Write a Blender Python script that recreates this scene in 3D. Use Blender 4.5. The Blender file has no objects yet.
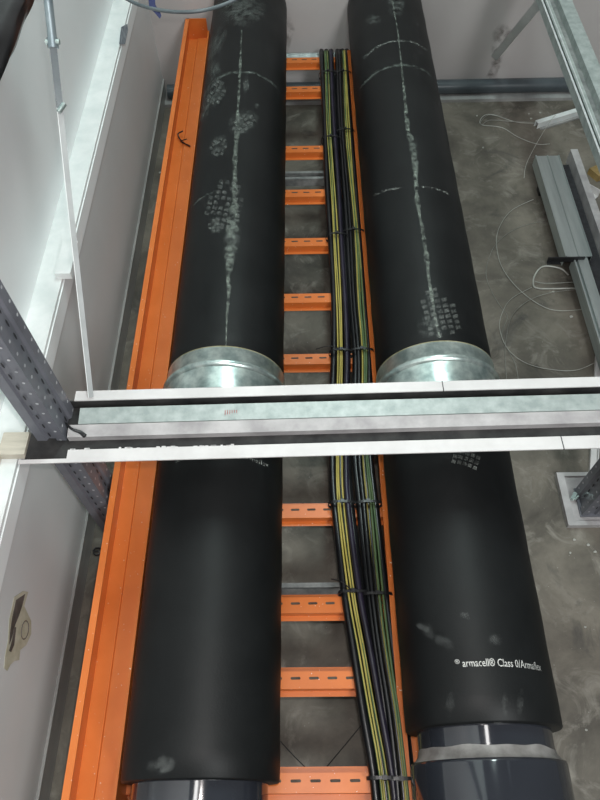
import bpy, bmesh, math, random
from mathutils import Vector, Matrix, noise
random.seed(7)
S = bpy.context.scene
COL = S.collection
# ------------------------------------------------------------------ camera
FPX = 670.0
CAMZ = 1.925
yc = Vector((-7, 1056, -FPX)).normalized()
xc = Vector((1, 0.013, 0)); xc.z = -(yc.x + yc.y * 0.013) / yc.z; xc.normalize()
zc = xc.cross(yc)
ROT = Matrix((xc, yc, zc))
CAMP = Vector((0, 0, CAMZ))
cam = bpy.data.cameras.new('camera'); camo = bpy.data.objects.new('camera', cam); COL.objects.link(camo)
cam.sensor_width = 36; cam.lens = FPX / 800 * 36; cam.clip_start = 0.02
camo.matrix_world = Matrix.Translation(CAMP) @ ROT.to_4x4()
S.camera = camo
# ------------------------------------------------------------------ light and exposure
w = bpy.data.worlds.new('room_air'); S.world = w; w.use_nodes = True
w.node_tree.nodes['Background'].inputs[0].default_value = (0.92, 0.95, 0.97, 1)
w.node_tree.nodes['Background'].inputs[1].default_value = 0.13
S.view_settings.view_transform = 'Standard'; S.view_settings.look = 'None'
S.view_settings.exposure = -0.12; S.view_settings.gamma = 1.0; S.view_settings.use_curve_mapping = False
def area(name, loc, target, sx, sy, power, colr):
    l = bpy.data.lights.new(name, 'AREA'); l.shape = 'RECTANGLE'; l.size = sx; l.size_y = sy; l.energy = power; l.color = colr
    o = bpy.data.objects.new(name, l); COL.objects.link(o); o.location = loc
    o.rotation_euler = (Vector(target) - Vector(loc)).to_track_quat('-Z', 'Y').to_euler(); return o
area('ceiling_tube_far', (0.25, 3.0-0.6, 3.6), (0.1, 1.6, 0), 0.3, 1.4, 50, (0.82, 1.0, 0.97))
area('ceiling_tube_near', (-0.15, 0.2, 3.5), (-0.1, 0.3, 0), 0.25, 1.2, 13, (1.0, .98, .96))
area('back_fill_light', (1.15, -1.3, 2.9), (-.1, 1.8, .4), 0.3, 1.2, 66, (0.97, 1.0, 1.0))  # added fill light behind the camera, brightens the far and left walls
area('phone_torch', (0.03, 0.05, CAMZ + 0.03), (0, 0.75, 0.1), 0.02, 0.02, 8, (1.0, 0.93, 0.90))

def ray(px, py):
    return ROT @ Vector((px - 300, 400 - py, -FPX)).normalized()
def P(px, py, z=0.0):            # point of the horizontal plane z seen along a sight line
    d = ray(px, py); t = (z - CAMZ) / d.z; return CAMP + d * t
def PY(px, py, y):
    d = ray(px, py); return CAMP + d * (y / d.y)
def PX(px, py, x):
    d = ray(px, py); return CAMP + d * (x / d.x)
# ------------------------------------------------------------------ materials
def new_mat(name):
    m = bpy.data.materials.new(name); m.use_nodes = True
    nt = m.node_tree; return m, nt, nt.nodes['Principled BSDF']
def noise_mat(name, c1, c2, scale=5, rough=0.5, metal=0.0, bump=0.0, bscale=60, detail=6, lo=.35, hi=.65, spec=0.5, stretch=None, c3=None, c3pos=None):
    m, nt, b = new_mat(name); N = nt.nodes; L = nt.links
    tc = N.new('ShaderNodeTexCoord'); n = N.new('ShaderNodeTexNoise'); r = N.new('ShaderNodeValToRGB')
    src = tc.outputs['Object']
    if stretch:
        mp = N.new('ShaderNodeMapping'); mp.inputs['Scale'].default_value = stretch; L.new(src, mp.inputs[0]); src = mp.outputs[0]
    n.inputs['Scale'].default_value = scale; n.inputs['Detail'].default_value = detail
    n.inputs['Roughness'].default_value = .6
    L.new(src, n.inputs['Vector']); L.new(n.outputs['Fac'], r.inputs[0]); L.new(r.outputs[0], b.inputs['Base Color'])
    r.color_ramp.elements[0].position = lo; r.color_ramp.elements[1].position = hi
    r.color_ramp.elements[0].color = (*c1, 1); r.color_ramp.elements[1].color = (*c2, 1)
    if c3: e = r.color_ramp.elements.new(c3pos); e.color = (*c3, 1)
    b.inputs['Roughness'].default_value = rough; b.inputs['Metallic'].default_value = metal
    b.inputs['Specular IOR Level'].default_value = spec
    if bump:
        n2 = N.new('ShaderNodeTexNoise'); n2.inputs['Scale'].default_value = bscale; n2.inputs['Detail'].default_value = 4
        bp = N.new('ShaderNodeBump'); bp.inputs['Strength'].default_value = bump; bp.inputs['Distance'].default_value = .002
        L.new(src, n2.inputs['Vector']); L.new(n2.outputs['Fac'], bp.inputs['Height']); L.new(bp.outputs[0], b.inputs['Normal'])
    return m
M = {}
def floor_mat():
    m, nt, b = new_mat('dusty_concrete'); N = nt.nodes; L = nt.links
    tc = N.new('ShaderNodeTexCoord')
    def nz(scale, det, dist=0):
        n = N.new('ShaderNodeTexNoise'); n.inputs['Scale'].default_value = scale; n.inputs['Detail'].default_value = det
        n.inputs['Distortion'].default_value = dist; n.inputs['Roughness'].default_value = .65; L.new(tc.outputs['Object'], n.inputs['Vector']); return n
    def ramp(n, e):
        r = N.new('ShaderNodeValToRGB'); L.new(n.outputs['Fac'], r.inputs[0])
        r.color_ramp.elements[0].position = e[0][0]; r.color_ramp.elements[0].color = (*e[0][1], 1)
        r.color_ramp.elements[1].position = e[1][0]; r.color_ramp.elements[1].color = (*e[1][1], 1)
        for p, c in e[2:]:
            q = r.color_ramp.elements.new(p); q.color = (*c, 1)
        return r
    base = ramp(nz(3.0, 8, .4), [(.3, (.046, .040, .033)), (.70, (.245, .220, .180)), (.5, (.135, .120, .098))])
    pale = ramp(nz(9, 10, 1.2), [(.53, (0, 0, 0)), (.72, (1, 1, 1))])
    mx = N.new('ShaderNodeMix'); mx.data_type = 'RGBA'; L.new(pale.outputs[0], mx.inputs[0]); L.new(base.outputs[0], mx.inputs[6]); mx.inputs[7].default_value = (.27, .25, .215, 1)
    dk = ramp(nz(5.5, 6, .8), [(.27, (1, 1, 1)), (.42, (0, 0, 0))])
    m2 = N.new('ShaderNodeMix'); m2.data_type = 'RGBA'; L.new(dk.outputs[0], m2.inputs[0]); L.new(mx.outputs[2], m2.inputs[6]); m2.inputs[7].default_value = (.06, .056, .05, 1)
    sp = ramp(nz(140, 2), [(.735, (0, 0, 0)), (.76, (1, 1, 1))])
    m3 = N.new('ShaderNodeMix'); m3.data_type = 'RGBA'; L.new(sp.outputs[0], m3.inputs[0]); L.new(m2.outputs[2], m3.inputs[6]); m3.inputs[7].default_value = (.5, .5, .47, 1)
    L.new(m3.outputs[2], b.inputs['Base Color']); b.inputs['Roughness'].default_value = .62
    n2 = nz(45, 6); bp = N.new('ShaderNodeBump'); bp.inputs['Strength'].default_value = .35; bp.inputs['Distance'].default_value = .003
    L.new(n2.outputs['Fac'], bp.inputs['Height']); L.new(bp.outputs[0], b.inputs['Normal'])
    return m
M['floor'] = floor_mat()
M['farwall'] = noise_mat('painted_far_wall', (.50, .47, .46), (.56, .53, .52), 1.6, .6)
M['stain'] = noise_mat('wall_stain', (.20, .18, .16), (.40, .37, .36), 14, .7)
M['panel'] = noise_mat('grey_wall_panel', (.60, .615, .61), (.65, .66, .66), 2.2, .36)
M['upper'] = noise_mat('white_upper_wall', (.84, .87, .87), (.88, .90, .90), 1.5, .45)
M['ledge'] = noise_mat('dusty_white_ledge', (.70, .74, .73), (.84, .86, .85), 11, .5)
M['skirt'] = noise_mat('skirting_plastic', (.27, .27, .265), (.40, .40, .39), 12, .35, stretch=(1, .25, 1))
M['white'] = noise_mat('white_painted_steel', (.56, .545, .54), (.66, .645, .64), 9, .5)
M['whitedirty'] = noise_mat('scuffed_white_steel', (.30, .285, .29), (.47, .455, .455), 14, .42)
M['galv'] = noise_mat('galvanised_steel', (.36, .42, .42), (.58, .64, .63), 26, .36, metal=.75, bump=.15, bscale=40)
M['galvbright'] = noise_mat('bright_spangled_zinc', (.36, .46, .45), (.74, .84, .80), 30, .30, metal=.8, detail=3, lo=.34, hi=.66)
M['mint'] = noise_mat('matt_zinc', (.31, .355, .345), (.45, .495, .48), 34, .5, metal=.35, detail=4)
M['trayrim'] = noise_mat('worn_white_paint', (.36, .35, .35), (.50, .49, .49), 12, .5)
M['strutlip'] = noise_mat('lit_zinc_lip', (.55, .58, .58), (.75, .78, .78), 34, .4, metal=.4)  # brighter zinc: light painted onto the lip edges
M['streak'] = noise_mat('drawn_zinc_sheet', (.34, .39, .39), (.52, .58, .57), 18, .42, metal=.5, stretch=(1, .08, 1))
M['midgrey'] = noise_mat('dusty_shaded_zinc', (.12, .13, .13), (.28, .29, .28), 20, .6)  # darker zinc: shade painted inside open channels, also the mottled dusty bed
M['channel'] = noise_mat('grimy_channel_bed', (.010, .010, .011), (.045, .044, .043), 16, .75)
M['orange'] = noise_mat('orange_powder_coat', (.62, .155, .030), (.70, .19, .042), 7, .36, bump=.05, spec=.35)
def specks(m, thr=.755, scale=170, colr=(.8, .7, .6)):
    nt = m.node_tree; b = nt.nodes['Principled BSDF']; src = b.inputs['Base Color'].links[0].from_socket
    tc = nt.nodes.new('ShaderNodeTexCoord'); n = nt.nodes.new('ShaderNodeTexNoise'); n.inputs['Scale'].default_value = scale; n.inputs['Detail'].default_value = 1
    r_ = nt.nodes.new('ShaderNodeMapRange'); r_.inputs[1].default_value = thr; r_.inputs[2].default_value = thr+.02
    mx = nt.nodes.new('ShaderNodeMix'); mx.data_type = 'RGBA'; mx.inputs[7].default_value = (*colr, 1)
    nt.links.new(tc.outputs['Object'], n.inputs['Vector']); nt.links.new(n.outputs['Fac'], r_.inputs[0]); nt.links.new(r_.outputs[0], mx.inputs[0]); nt.links.new(src, mx.inputs[6]); nt.links.new(mx.outputs[2], b.inputs['Base Color'])
specks(M['orange'])
M['slot'] = noise_mat('dark_slot', (.05, .03, .02), (.10, .08, .06), 30, .8)
M['hole'] = noise_mat('punched_hole', (.30, .31, .33), (.62, .63, .65), 60, .5)
M['hole_gap_dark'] = noise_mat('slot_dark_gap_shade', (.012, .012, .015), (.03, .03, .035), 60, .7)  # dark of slots and joints, also shade painted into the floor channel gap
M['rubber'] = noise_mat('black_foam_rubber', (.0045, .0052, .0055), (.0085, .0095, .0098), 5, .50, bump=.12, bscale=260, spec=.24)
M['pvc'] = noise_mat('dark_slate_pvc', (.018, .020, .026), (.024, .027, .034), 4, .09, spec=.9)
M['pvcwall'] = noise_mat('slate_wall_duct', (.055, .068, .078), (.085, .10, .11), 8, .35)
M['glue'] = noise_mat('dried_glue', (.13, .12, .115), (.26, .25, .24), 25, .5)
M['cable'] = noise_mat('black_cable_sheath', (.004, .004, .005), (.009, .0095, .011), 12, .30)
M['purple'] = noise_mat('aubergine_cable', (.012, .010, .018), (.025, .020, .038), 12, .35)
M['yellow'] = noise_mat('yellow_wire', (.34, .29, .06), (.46, .38, .10), 12, .45)
M['green'] = noise_mat('green_wire', (.06, .11, .045), (.11, .17, .07), 12, .45)
M['blackplastic'] = noise_mat('black_plastic', (.01, .01, .011), (.02, .02, .022), 30, .35)
M['post'] = noise_mat('blue_grey_rack_steel', (.115, .12, .14), (.165, .17, .195), 8, .38, spec=.5)
M['wirewhite'] = noise_mat('pale_wire', (.36, .36, .33), (.52, .52, .48), 20, .45)
M['wiregrey'] = noise_mat('thin_grey_wire', (.20, .20, .18), (.34, .34, .31), 20, .4)
M['hose'] = noise_mat('grey_hose', (.085, .105, .115), (.13, .155, .165), 12, .4)
M['hosepale'] = noise_mat('grey_painted_strap', (.30, .32, .32), (.38, .40, .40), 12, .5)
M['blue'] = noise_mat('dark_blue_tape', (.02, .03, .10), (.05, .06, .17), 12, .4)
M['beige'] = noise_mat('raw_pale_wood', (.50, .46, .38), (.64, .59, .50), 12, .6, stretch=(1, 8, 1))
M['scrapwood'] = noise_mat('ochre_wood_scrap', (.25, .17, .06), (.40, .28, .11), 12, .6)
M['paper'] = noise_mat('aged_sticker_paper', (.40, .38, .28), (.52, .50, .40), 30, .6)
M['ink'] = noise_mat('grey_brown_ink', (.07, .06, .05), (.13, .11, .10), 30, .6)
M['stickerblue'] = noise_mat('blue_grey_sticker', (.20, .26, .33), (.50, .58, .62), 60, .5)
M['bag'] = noise_mat('black_polythene', (.008, .008, .009), (.03, .03, .032), 6, .3, bump=.6, bscale=14)
M['rod'] = noise_mat('dull_zinc_tube', (.22, .28, .31), (.40, .47, .50), 14, .3, metal=.7)
M['cut'] = noise_mat('black_floor_string', (.012, .012, .012), (.03, .03, .03), 10, .7)
M['red'] = noise_mat('red_pencil', (.35, .05, .05), (.4, .1, .1), 10, .6)
def dust_mat(name, colr, lo, hi, scale, amax, distort=.3):
    m, nt, b = new_mat(name); N = nt.nodes; L = nt.links
    tc = N.new('ShaderNodeTexCoord'); n = N.new('ShaderNodeTexNoise'); n.inputs['Scale'].default_value = scale; n.inputs['Detail'].default_value = 5
    n.inputs['Distortion'].default_value = distort
    L.new(tc.outputs['Object'], n.inputs['Vector'])
    mr = N.new('ShaderNodeMapRange'); mr.inputs[1].default_value = lo; mr.inputs[2].default_value = hi; mr.inputs[4].default_value = amax
    L.new(n.outputs['Fac'], mr.inputs[0])
    at = N.new('ShaderNodeAttribute'); at.attribute_name = 'fade'
    mu = N.new('ShaderNodeMath'); mu.operation = 'MULTIPLY'; L.new(mr.outputs[0], mu.inputs[0]); L.new(at.outputs['Fac'], mu.inputs[1])
    L.new(mu.outputs[0], b.inputs['Alpha']); b.inputs['Base Color'].default_value = (*colr, 1); b.inputs['Roughness'].default_value = .8
    return m
M['dust'] = dust_mat('pale_dust', (.26, .29, .27), .38, .70, 45, .36)
M['tread'] = dust_mat('dusty_boot_tread', (.26, .28, .26), .3, .65, 70, .42)
M['scuff'] = dust_mat('faint_scuff', (.16, .17, .165), .38, .70, 45, .34)
M['seam'] = dust_mat('dried_seam_glue', (.33, .38, .33), .36, .66, 70, .52)
M['ring'] = dust_mat('worn_pale_ring', (.34, .40, .36), .38, .66, 40, .38)
M['print'] = dust_mat('white_print', (.70, .70, .67), .28, .45, 110, .85)
M['printfaint'] = dust_mat('worn_white_print', (.55, .58, .54), .40, .60, 120, .6)
# ------------------------------------------------------------------ mesh helpers
def tag(o, label=None, cat=None, group=None, kind=None):
    if label: o['label'] = label
    if cat: o['category'] = cat
    if group: o['group'] = group
    if kind: o['kind'] = kind
    return o
def obj(name, bm, mats, parent=None, smooth=False, origin=None):
    me = bpy.data.meshes.new(name)
    if origin is not None: bmesh.ops.translate(bm, verts=bm.verts, vec=-Vector(origin))
    bmesh.ops.recalc_face_normals(bm, faces=bm.faces)
    bm.to_mesh(me); bm.free()
    if not isinstance(mats, (list, tuple)): mats = [mats]
    for m in mats: me.materials.append(M[m])
    if smooth:
        for p in me.polygons: p.use_smooth = True
    o = bpy.data.objects.new(name, me); COL.objects.link(o)
    if origin is not None: o.location = origin
    if parent: o.parent = parent
    return o
def empty(name, loc=(0, 0, 0), rz=0):
    o = bpy.data.objects.new(name, None); COL.objects.link(o); o.location = loc; o.rotation_euler.z = rz
    o.empty_display_size = .05; return o
def put(o, parent):               # parent while keeping world placement (parents are unrotated empties)
    o.parent = parent; o.location = Vector(o.location) - Vector(parent.location); return o
def box(bm, x0, x1, y0, y1, z0, z1, mi=0, mat=None):
    vs = [bm.verts.new(Vector(c)) for c in ((x0,y0,z0),(x1,y0,z0),(x1,y1,z0),(x0,y1,z0),(x0,y0,z1),(x1,y0,z1),(x1,y1,z1),(x0,y1,z1))]
    if mat:
        for v in vs: v.co = mat @ v.co
    for f in ((3,2,1,0),(4,5,6,7),(0,1,5,4),(1,2,6,5),(2,3,7,6),(3,0,4,7)):
        bm.faces.new([vs[i] for i in f]).material_index = mi
    return vs
def frame_mat(o, xdir, up=(0, 0, 1)):
    x = Vector(xdir).normalized(); y = Vector(up).cross(x).normalized(); z = x.cross(y)
    return Matrix.Translation(Vector(o)) @ Matrix((x, y, z)).transposed().to_4x4()
def prof(bm, pts, L0, L1, mat, mi=0):   # extrude an open/closed outline (y,z) along local x, closed ring
    a = [bm.verts.new(mat @ Vector((L0, p[0], p[1]))) for p in pts]
    b = [bm.verts.new(mat @ Vector((L1, p[0], p[1]))) for p in pts]
    n = len(pts)
    for i in range(n):
        j = (i + 1) % n; bm.faces.new((a[i], a[j], b[j], b[i])).material_index = mi
    bm.faces.new(a[::-1]).material_index = mi; bm.faces.new(b).material_index = mi
def thick(path, t):               # sheet outline of thickness t (left side of the path)
    out = []; n = len(path)
    for i in range(n):
        p = Vector(path[i]); d0 = (p - Vector(path[i-1])).normalized() if i else None
        d1 = (Vector(path[i+1]) - p).normalized() if i < n-1 else None
        if d0 is None: nn = Vector((-d1.y, d1.x)); k = 1
        elif d1 is None: nn = Vector((-d0.y, d0.x)); k = 1
        else:
            n0 = Vector((-d0.y, d0.x)); n1 = Vector((-d1.y, d1.x)); nn = (n0 + n1).normalized(); k = 1 / max(.3, nn.dot(n0))
        out.append(tuple(p + nn * t * k))
    return [tuple(p) for p in path] + out[::-1]
def smooth_path(pts, n=6, closed=False):
    pts = [Vector(p) for p in pts]; out = []
    for i in range(len(pts) - 1):
        p0 = pts[max(i-1, 0)]; p1 = pts[i]; p2 = pts[i+1]; p3 = pts[min(i+2, len(pts)-1)]
        for k in range(n):
            t = k / n
            out.append(.5 * ((2*p1) + (-p0+p2)*t + (2*p0-5*p1+4*p2-p3)*t*t + (-p0+3*p1-3*p2+p3)*t**3))
    out.append(pts[-1]); return out
def tube(bm, pts, r, seg=8, mifn=None, mi=0, caps=True):
    rings = []; n = len(pts); prev = None
    for i, p in enumerate(pts):
        d = (pts[min(i+1, n-1)] - pts[max(i-1, 0)]).normalized()
        if prev is None:
            u = d.cross(Vector((0, 0, 1)))
            if u.length < .01: u = d.cross(Vector((1, 0, 0)))
            u.normalize()
        else: u = (prev - d * prev.dot(d)).normalized()
        prev = u; v = u.cross(d)
        rr = r(i / (n-1)) if callable(r) else r
        rings.append([bm.verts.new(p + u * rr * math.cos(2*math.pi*k/seg) + v * rr * math.sin(2*math.pi*k/seg)) for k in range(seg)])
    for i in range(n-1):
        for k in range(seg):
            f = bm.faces.new((rings[i][k], rings[i][(k+1) % seg], rings[i+1][(k+1) % seg], rings[i+1][k]))
            f.material_index = mifn(i, k) if mifn else mi
    if caps:
        bm.faces.new(rings[0][::-1]).material_index = mi; bm.faces.new(rings[-1]).material_index = mi
def lathe_y(bm, cx, cz, prof_yr, seg=72, mi=0, cap0=True, cap1=True):   # revolve (y, r) about an axis along y
    rings = [[bm.verts.new((cx + r*math.sin(2*math.pi*k/seg), y, cz + r*math.cos(2*math.pi*k/seg))) for k in range(seg)] for y, r in prof_yr]
    for a, b in zip(rings, rings[1:]):
        for k in range(seg): bm.faces.new((a[k], a[(k+1) % seg], b[(k+1) % seg], b[k])).material_index = mi
    if cap0: bm.faces.new(rings[0]).material_index = mi
    if cap1: bm.faces.new(rings[-1][::-1]).material_index = mi
def autosmooth(o, ang=40):
    me = o.data
    for p in me.polygons: p.use_smooth = True
    bm = bmesh.new(); bm.from_mesh(me)
    for e in bm.edges:
        if len(e.link_faces) == 2 and e.calc_face_angle(0) > math.radians(ang): e.smooth = False
    bm.to_mesh(me); bm.free()
# ------------------------------------------------------------------ setting
WALLX = -0.655; WALLY = 2.96; LADY = 2.944; LEDZ = CAMZ - 1.337; UPX = -0.7206
bm = bmesh.new(); box(bm, WALLX, 2.4, -1.6, WALLY, -.1, 0)
tag(obj('floor', bm, 'floor'), kind='structure')
bm = bmesh.new(); box(bm, -1.0, 2.4, WALLY, WALLY+.12, -.1, 3.4)
tag(obj('wall_far', bm, 'farwall'), kind='structure')
bm = bmesh.new(); box(bm, -.9, WALLX, -1.6, WALLY, -.1, LEDZ-.062)
tag(obj('wall_left', bm, 'panel'), kind='structure')
bm = bmesh.new(); box(bm, -.9, UPX, -1.6, WALLY, LEDZ-.002, 3.4)
tag(obj('wall_left_upper', bm, 'upper'), kind='structure')
bm = bmesh.new(); box(bm, -.9, WALLX+.004, -1.6, WALLY, LEDZ-.062, LEDZ-.012, 1); box(bm, -.9, WALLX+.001, -1.6, WALLY, LEDZ-.012, LEDZ, 0)
tag(obj('trim_1', bm, ['ledge', 'upper']), kind='structure')
bm = bmesh.new(); mt = Matrix.Identity(4)
box(bm, WALLX, WALLX+.004, -1.6, WALLY, 0, .085); box(bm, WALLX, WALLX+.007, -1.6, WALLY, .080, .086)
tag(obj('baseboard_left', bm, 'skirt'), kind='structure')
# upper wall joint cover
# ------------------------------------------------------------------ far wall duct
bm = bmesh.new(); 
lathe = [Vector((x, WALLY-.036, .046)) for x in (WALLX+.020, 0, 2.39)]
tube(bm, lathe, .031, 24)
o = obj('wall_duct', bm, 'pvcwall', smooth=True, origin=(0, WALLY-.036, .050)); autosmooth(o)
tag(o, 'slate grey round duct running along the foot of the far wall', 'pipe')
bm = bmesh.new(); box(bm, WALLX+.001, 2.39, WALLY-.09, WALLY-.001, 0, .0145)
tag(obj('baseboard_far', bm, 'skirt'), kind='structure')
# ------------------------------------------------------------------ cable ladder
ZR = .235
lad = empty('cable_ladder', (0, 0, 0)); tag(lad, 'orange slotted cable ladder lying under the left pipe, carrying the wire bundles', 'cable ladder')
YN, YF = -.75, LADY
bm = bmesh.new(); mt = frame_mat((0, 0, 0), (0, 1, 0))   # local y -> -X
def XZ(path): return [(-x, z) for x, z in path]
lp = thick(XZ([(-.486, .372), (-.502, .372), (-.502, .203)]), -.0025)
prof(bm, lp, YN, YF, mt)
lp = thick(XZ([(-.4995, .283), (-.462, .283), (-.458, .2875), (-.408, .2875)]), .0025)
prof(bm, lp, YN, YF, mt)
prof(bm, thick(XZ([(-.413, .318), (-.406, .318), (-.406, .203)]), .0025), YN, YF, mt)
box(bm, -.499, -.413, YF-.004, YF, .283, .372)
rl = obj('side_rail', bm, 'orange', lad)
bm = bmesh.new()
lp = thick(XZ([(.198, .262), (.214, .262), (.214, .203), (.203, .203)]), .0025)
prof(bm, lp, YN, P(347, 50, .262).y, mt)
obj('side_rail', bm, 'orange', lad)
# splice plate of the rail with bolts
for sy in (P(420, 450, .262).y - .0,):
    pass
def make_rung(y):
    bm = bmesh.new(); m2 = frame_mat((0, y, 0), (1, 0, 0))
    t = .002
    path = [(-.033, ZR-.024), (-.0205, ZR-.024), (-.0195, ZR), (.0195, ZR), (.0205, ZR-.024), (.033, ZR-.024)]
    prof(bm, thick(path, -t), -.497, .211, m2)
    x = -.47
    while x < .19:
        seg = []
        for k in range(12):
            a = 2*math.pi*k/12; cx = .0085 if math.cos(a) > 0 else -.0085
            seg.append(bm.verts.new((x + cx + .0032*math.cos(a), y + .004 + .0032*math.sin(a), ZR+.0003)))
        bm.faces.new(seg).material_index = 1
        x += .0435
    return obj('rung', bm, ['orange', 'slot'], lad)
rung_px = [60, 89, 149, 193, 242, 298, 359, 434, 511, 605, 680, 783]
for i, yy in enumerate(rung_px):
    make_rung(P(310, yy, ZR).y)
make_rung(-.32); make_rung(-.57)
a = P(410.5, 762, .245); b = P(417, 735, .245)
bm = bmesh.new(); box(bm, a.x, b.x, a.y, b.y, .205, .245); bmesh.ops.bevel(bm, geom=bm.edges[:], offset=.002, segments=1)
obj('splice_plate', bm, 'orange', lad)
# end angle of the ladder at the wall
bm = bmesh.new(); ye = P(300, 55, ZR).y; box(bm, -.40, .195, ye-.014, ye+.014, ZR-.012, ZR-.008); box(bm, -.40, .195, ye+.010, ye+.014, ZR-.03, ZR+.002); box(bm, -.44, -.40, ye-.01, WALLY-.001, ZR-.016, ZR-.008)
tag(obj('end_bracket', bm, 'galv', lad), 'galvanised end bracket')
# ------------------------------------------------------------------ galvanised cross struts under the ladder
def strut_profile(wd=.041, ht=.03, lip=.008, t=.0022):
    h = wd/2
    return thick([(-h+lip, ht-.006), (-h+lip, ht), (-h, ht), (-h, 0), (h, 0), (h, ht), (h-lip, ht), (h-lip, ht-.006)], -t)
for py, lab in ((176, 'galvanised strut crossing under the orange ladder near the far wall'), (592, 'galvanised strut crossing under the orange ladder nearest the camera')):
    q = P(305, py, .195)
    bm = bmesh.new(); m2 = frame_mat((0, 0, 0), (1, 0, 0)); hgt = .03
    prof(bm, strut_profile(), -.52, .52, m2)
    for q0, q1 in ((-.0205, -.0125), (.0125, .0205)): box(bm, -.52, .52, q0, q1, .0300, .0312, 1)  # bright lips over a dark body: light and shade painted in
    s = obj('support_strut', bm, ['midgrey', 'strutlip'], origin=None); s.location = (0, q.y, .168)
    tag(s, lab, 'strut', None)
    for sx in (-.40, .46):
        bm = bmesh.new(); box(bm, -.03, .03, -.03, .03, 0, .168)
        lg = obj('leg', bm, 'galv', s); lg.location = (sx, 0, -.168)
    # saddle carrying the right-hand pipe
    bm = bmesh.new()
    pr = [(.353-.10, 0), (.353+.10, 0), (.353+.10, .055)]
    for k in range(9):
        a = math.radians(30 - 60*k/8); pr.append((.353 + .158*math.sin(a), .392-.168-.158*math.cos(a)))
    pr.append((.353-.10, .055))
    m3 = Matrix(((0,1,0,0),(1,0,0,0),(0,0,1,0),(0,0,0,1)))
    prof(bm, [(a, b+.03) if b == 0 else (a, b) for a, b in pr], -.018, .018, m3)
    obj('saddle', bm, 'galv', s)
# ------------------------------------------------------------------ insulated pipes
AZ = .392; RI = .157
PL = dict(x=-.2205); PR = dict(x=.353)
def cyl(px, py, cx, R=RI):
    d = ray(px, py); o = CAMP - Vector((cx, 0, AZ))
    a = d.x**2 + d.z**2; b = 2*(o.x*d.x + o.z*d.z); c = o.x**2 + o.z**2 - R*R
    D = b*b - 4*a*c
    if D < 0: D = 0
    t = (-b - math.sqrt(D)) / (2*a); p = CAMP + d*t
    return math.atan2(p.x - cx, p.z - AZ), p.y
def onc(th, y, cx, R=RI+.0008): return Vector((cx + R*math.sin(th), y, AZ + R*math.cos(th)))
def fade_obj(name, bm, vals, mat, parent, label=None):
    me = bpy.data.meshes.new(name); bm.verts.index_update(); bm.to_mesh(me); bm.free(); me.materials.append(M[mat])
    at = me.attributes.new('fade', 'FLOAT', 'POINT')
    for i, v in enumerate(vals): at.data[i].value = v
    for p in me.polygons: p.use_smooth = True
    o = bpy.data.objects.new(name, me); COL.objects.link(o); o.parent = parent
    if label: o['label'] = label
    return o
def blob(name, px, py, rx, ry, ang, cx, mat, parent, soft=1.0, label=None, R=RI+.0008):
    bm = bmesh.new(); vals = []; rings = []
    nr, ns = 7, 28; ca, sa = math.cos(ang), math.sin(ang)
    for r in range(nr+1):
        ring = []
        for s in range(ns):
            if r == 0 and s: ring.append(ring[0]); continue
            u = r/nr*math.cos(2*math.pi*s/ns)*rx; v = r/nr*math.sin(2*math.pi*s/ns)*ry
            th, y = cyl(px + u*ca - v*sa, py + u*sa + v*ca, cx)
            ring.append(bm.verts.new(onc(th, y, cx, R))); vals.append(max(0, 1-(r/nr)**2)**soft)
        rings.append(ring)
    for r in range(nr):
        for s in range(ns):
            t = (s+1) % ns
            fs = [rings[r][s], rings[r+1][s], rings[r+1][t]] if r == 0 else [rings[r][s], rings[r+1][s], rings[r+1][t], rings[r][t]]
            bm.faces.new(fs)
    return fade_obj(name, bm, vals, mat, parent, label)
def ribbon(name, pxs, cx, widths, mat, parent, label=None, jitter=.22):
    pts = []
    for i in range(len(pxs)-1):
        (x0, y0), (x1, y1) = pxs[i], pxs[i+1]; w0, w1 = widths[i], widths[i+1]
        n = max(2, int(abs(y1-y0)/3))
        for k in range(n): t = k/n; pts.append((x0+(x1-x0)*t, y0+(y1-y0)*t, w0+(w1-w0)*t))
    pts.append((*pxs[-1], widths[-1]))
    bm = bmesh.new(); vals = []; prev = None
    for (x, y, wd) in pts:
        th, yy = cyl(x, y, cx); wd = wd*(1 + random.uniform(-jitter, jitter*1.5)); row = []
        for k, f in ((-1, .55), (-.4, 1), (.4, 1), (1, .5)):
            row.append(bm.verts.new(onc(th + k*wd/2/RI + random.uniform(-.1, .1)*wd/RI, yy, cx))); vals.append(f)
        if prev:
            for k in range(3): bm.faces.new((prev[k], prev[k+1], row[k+1], row[k]))
        prev = row
    return fade_obj(name, bm, vals, mat, parent, label)
def ring_mark(name, py, cx, th0, th1, wd, mat, parent, label=None):
    pxc = 300 + (0)  # crest sight line
    # find y of the crest at image row py
    d = None
    zt = AZ + RI
    y = P(300, py, zt).y
    bm = bmesh.new(); vals = []; prev = None; n = 40
    for i in range(n+1):
        th = th0 + (th1-th0)*i/n; row = []
        f = math.sin(math.pi*i/n)**.5 if 0 < i < n else 0
        for k, g in ((-1, 0), (0, 1), (1, 0)):
            row.append(bm.verts.new(onc(th, y + k*wd/2 + .002*math.sin(i*.6), cx))); vals.append(g*f)
        if prev:
            for k in range(2): bm.faces.new((prev[k], prev[k+1], row[k+1], row[k]))
        prev = row
    return fade_obj(name, bm, vals, mat, parent, label)
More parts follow.
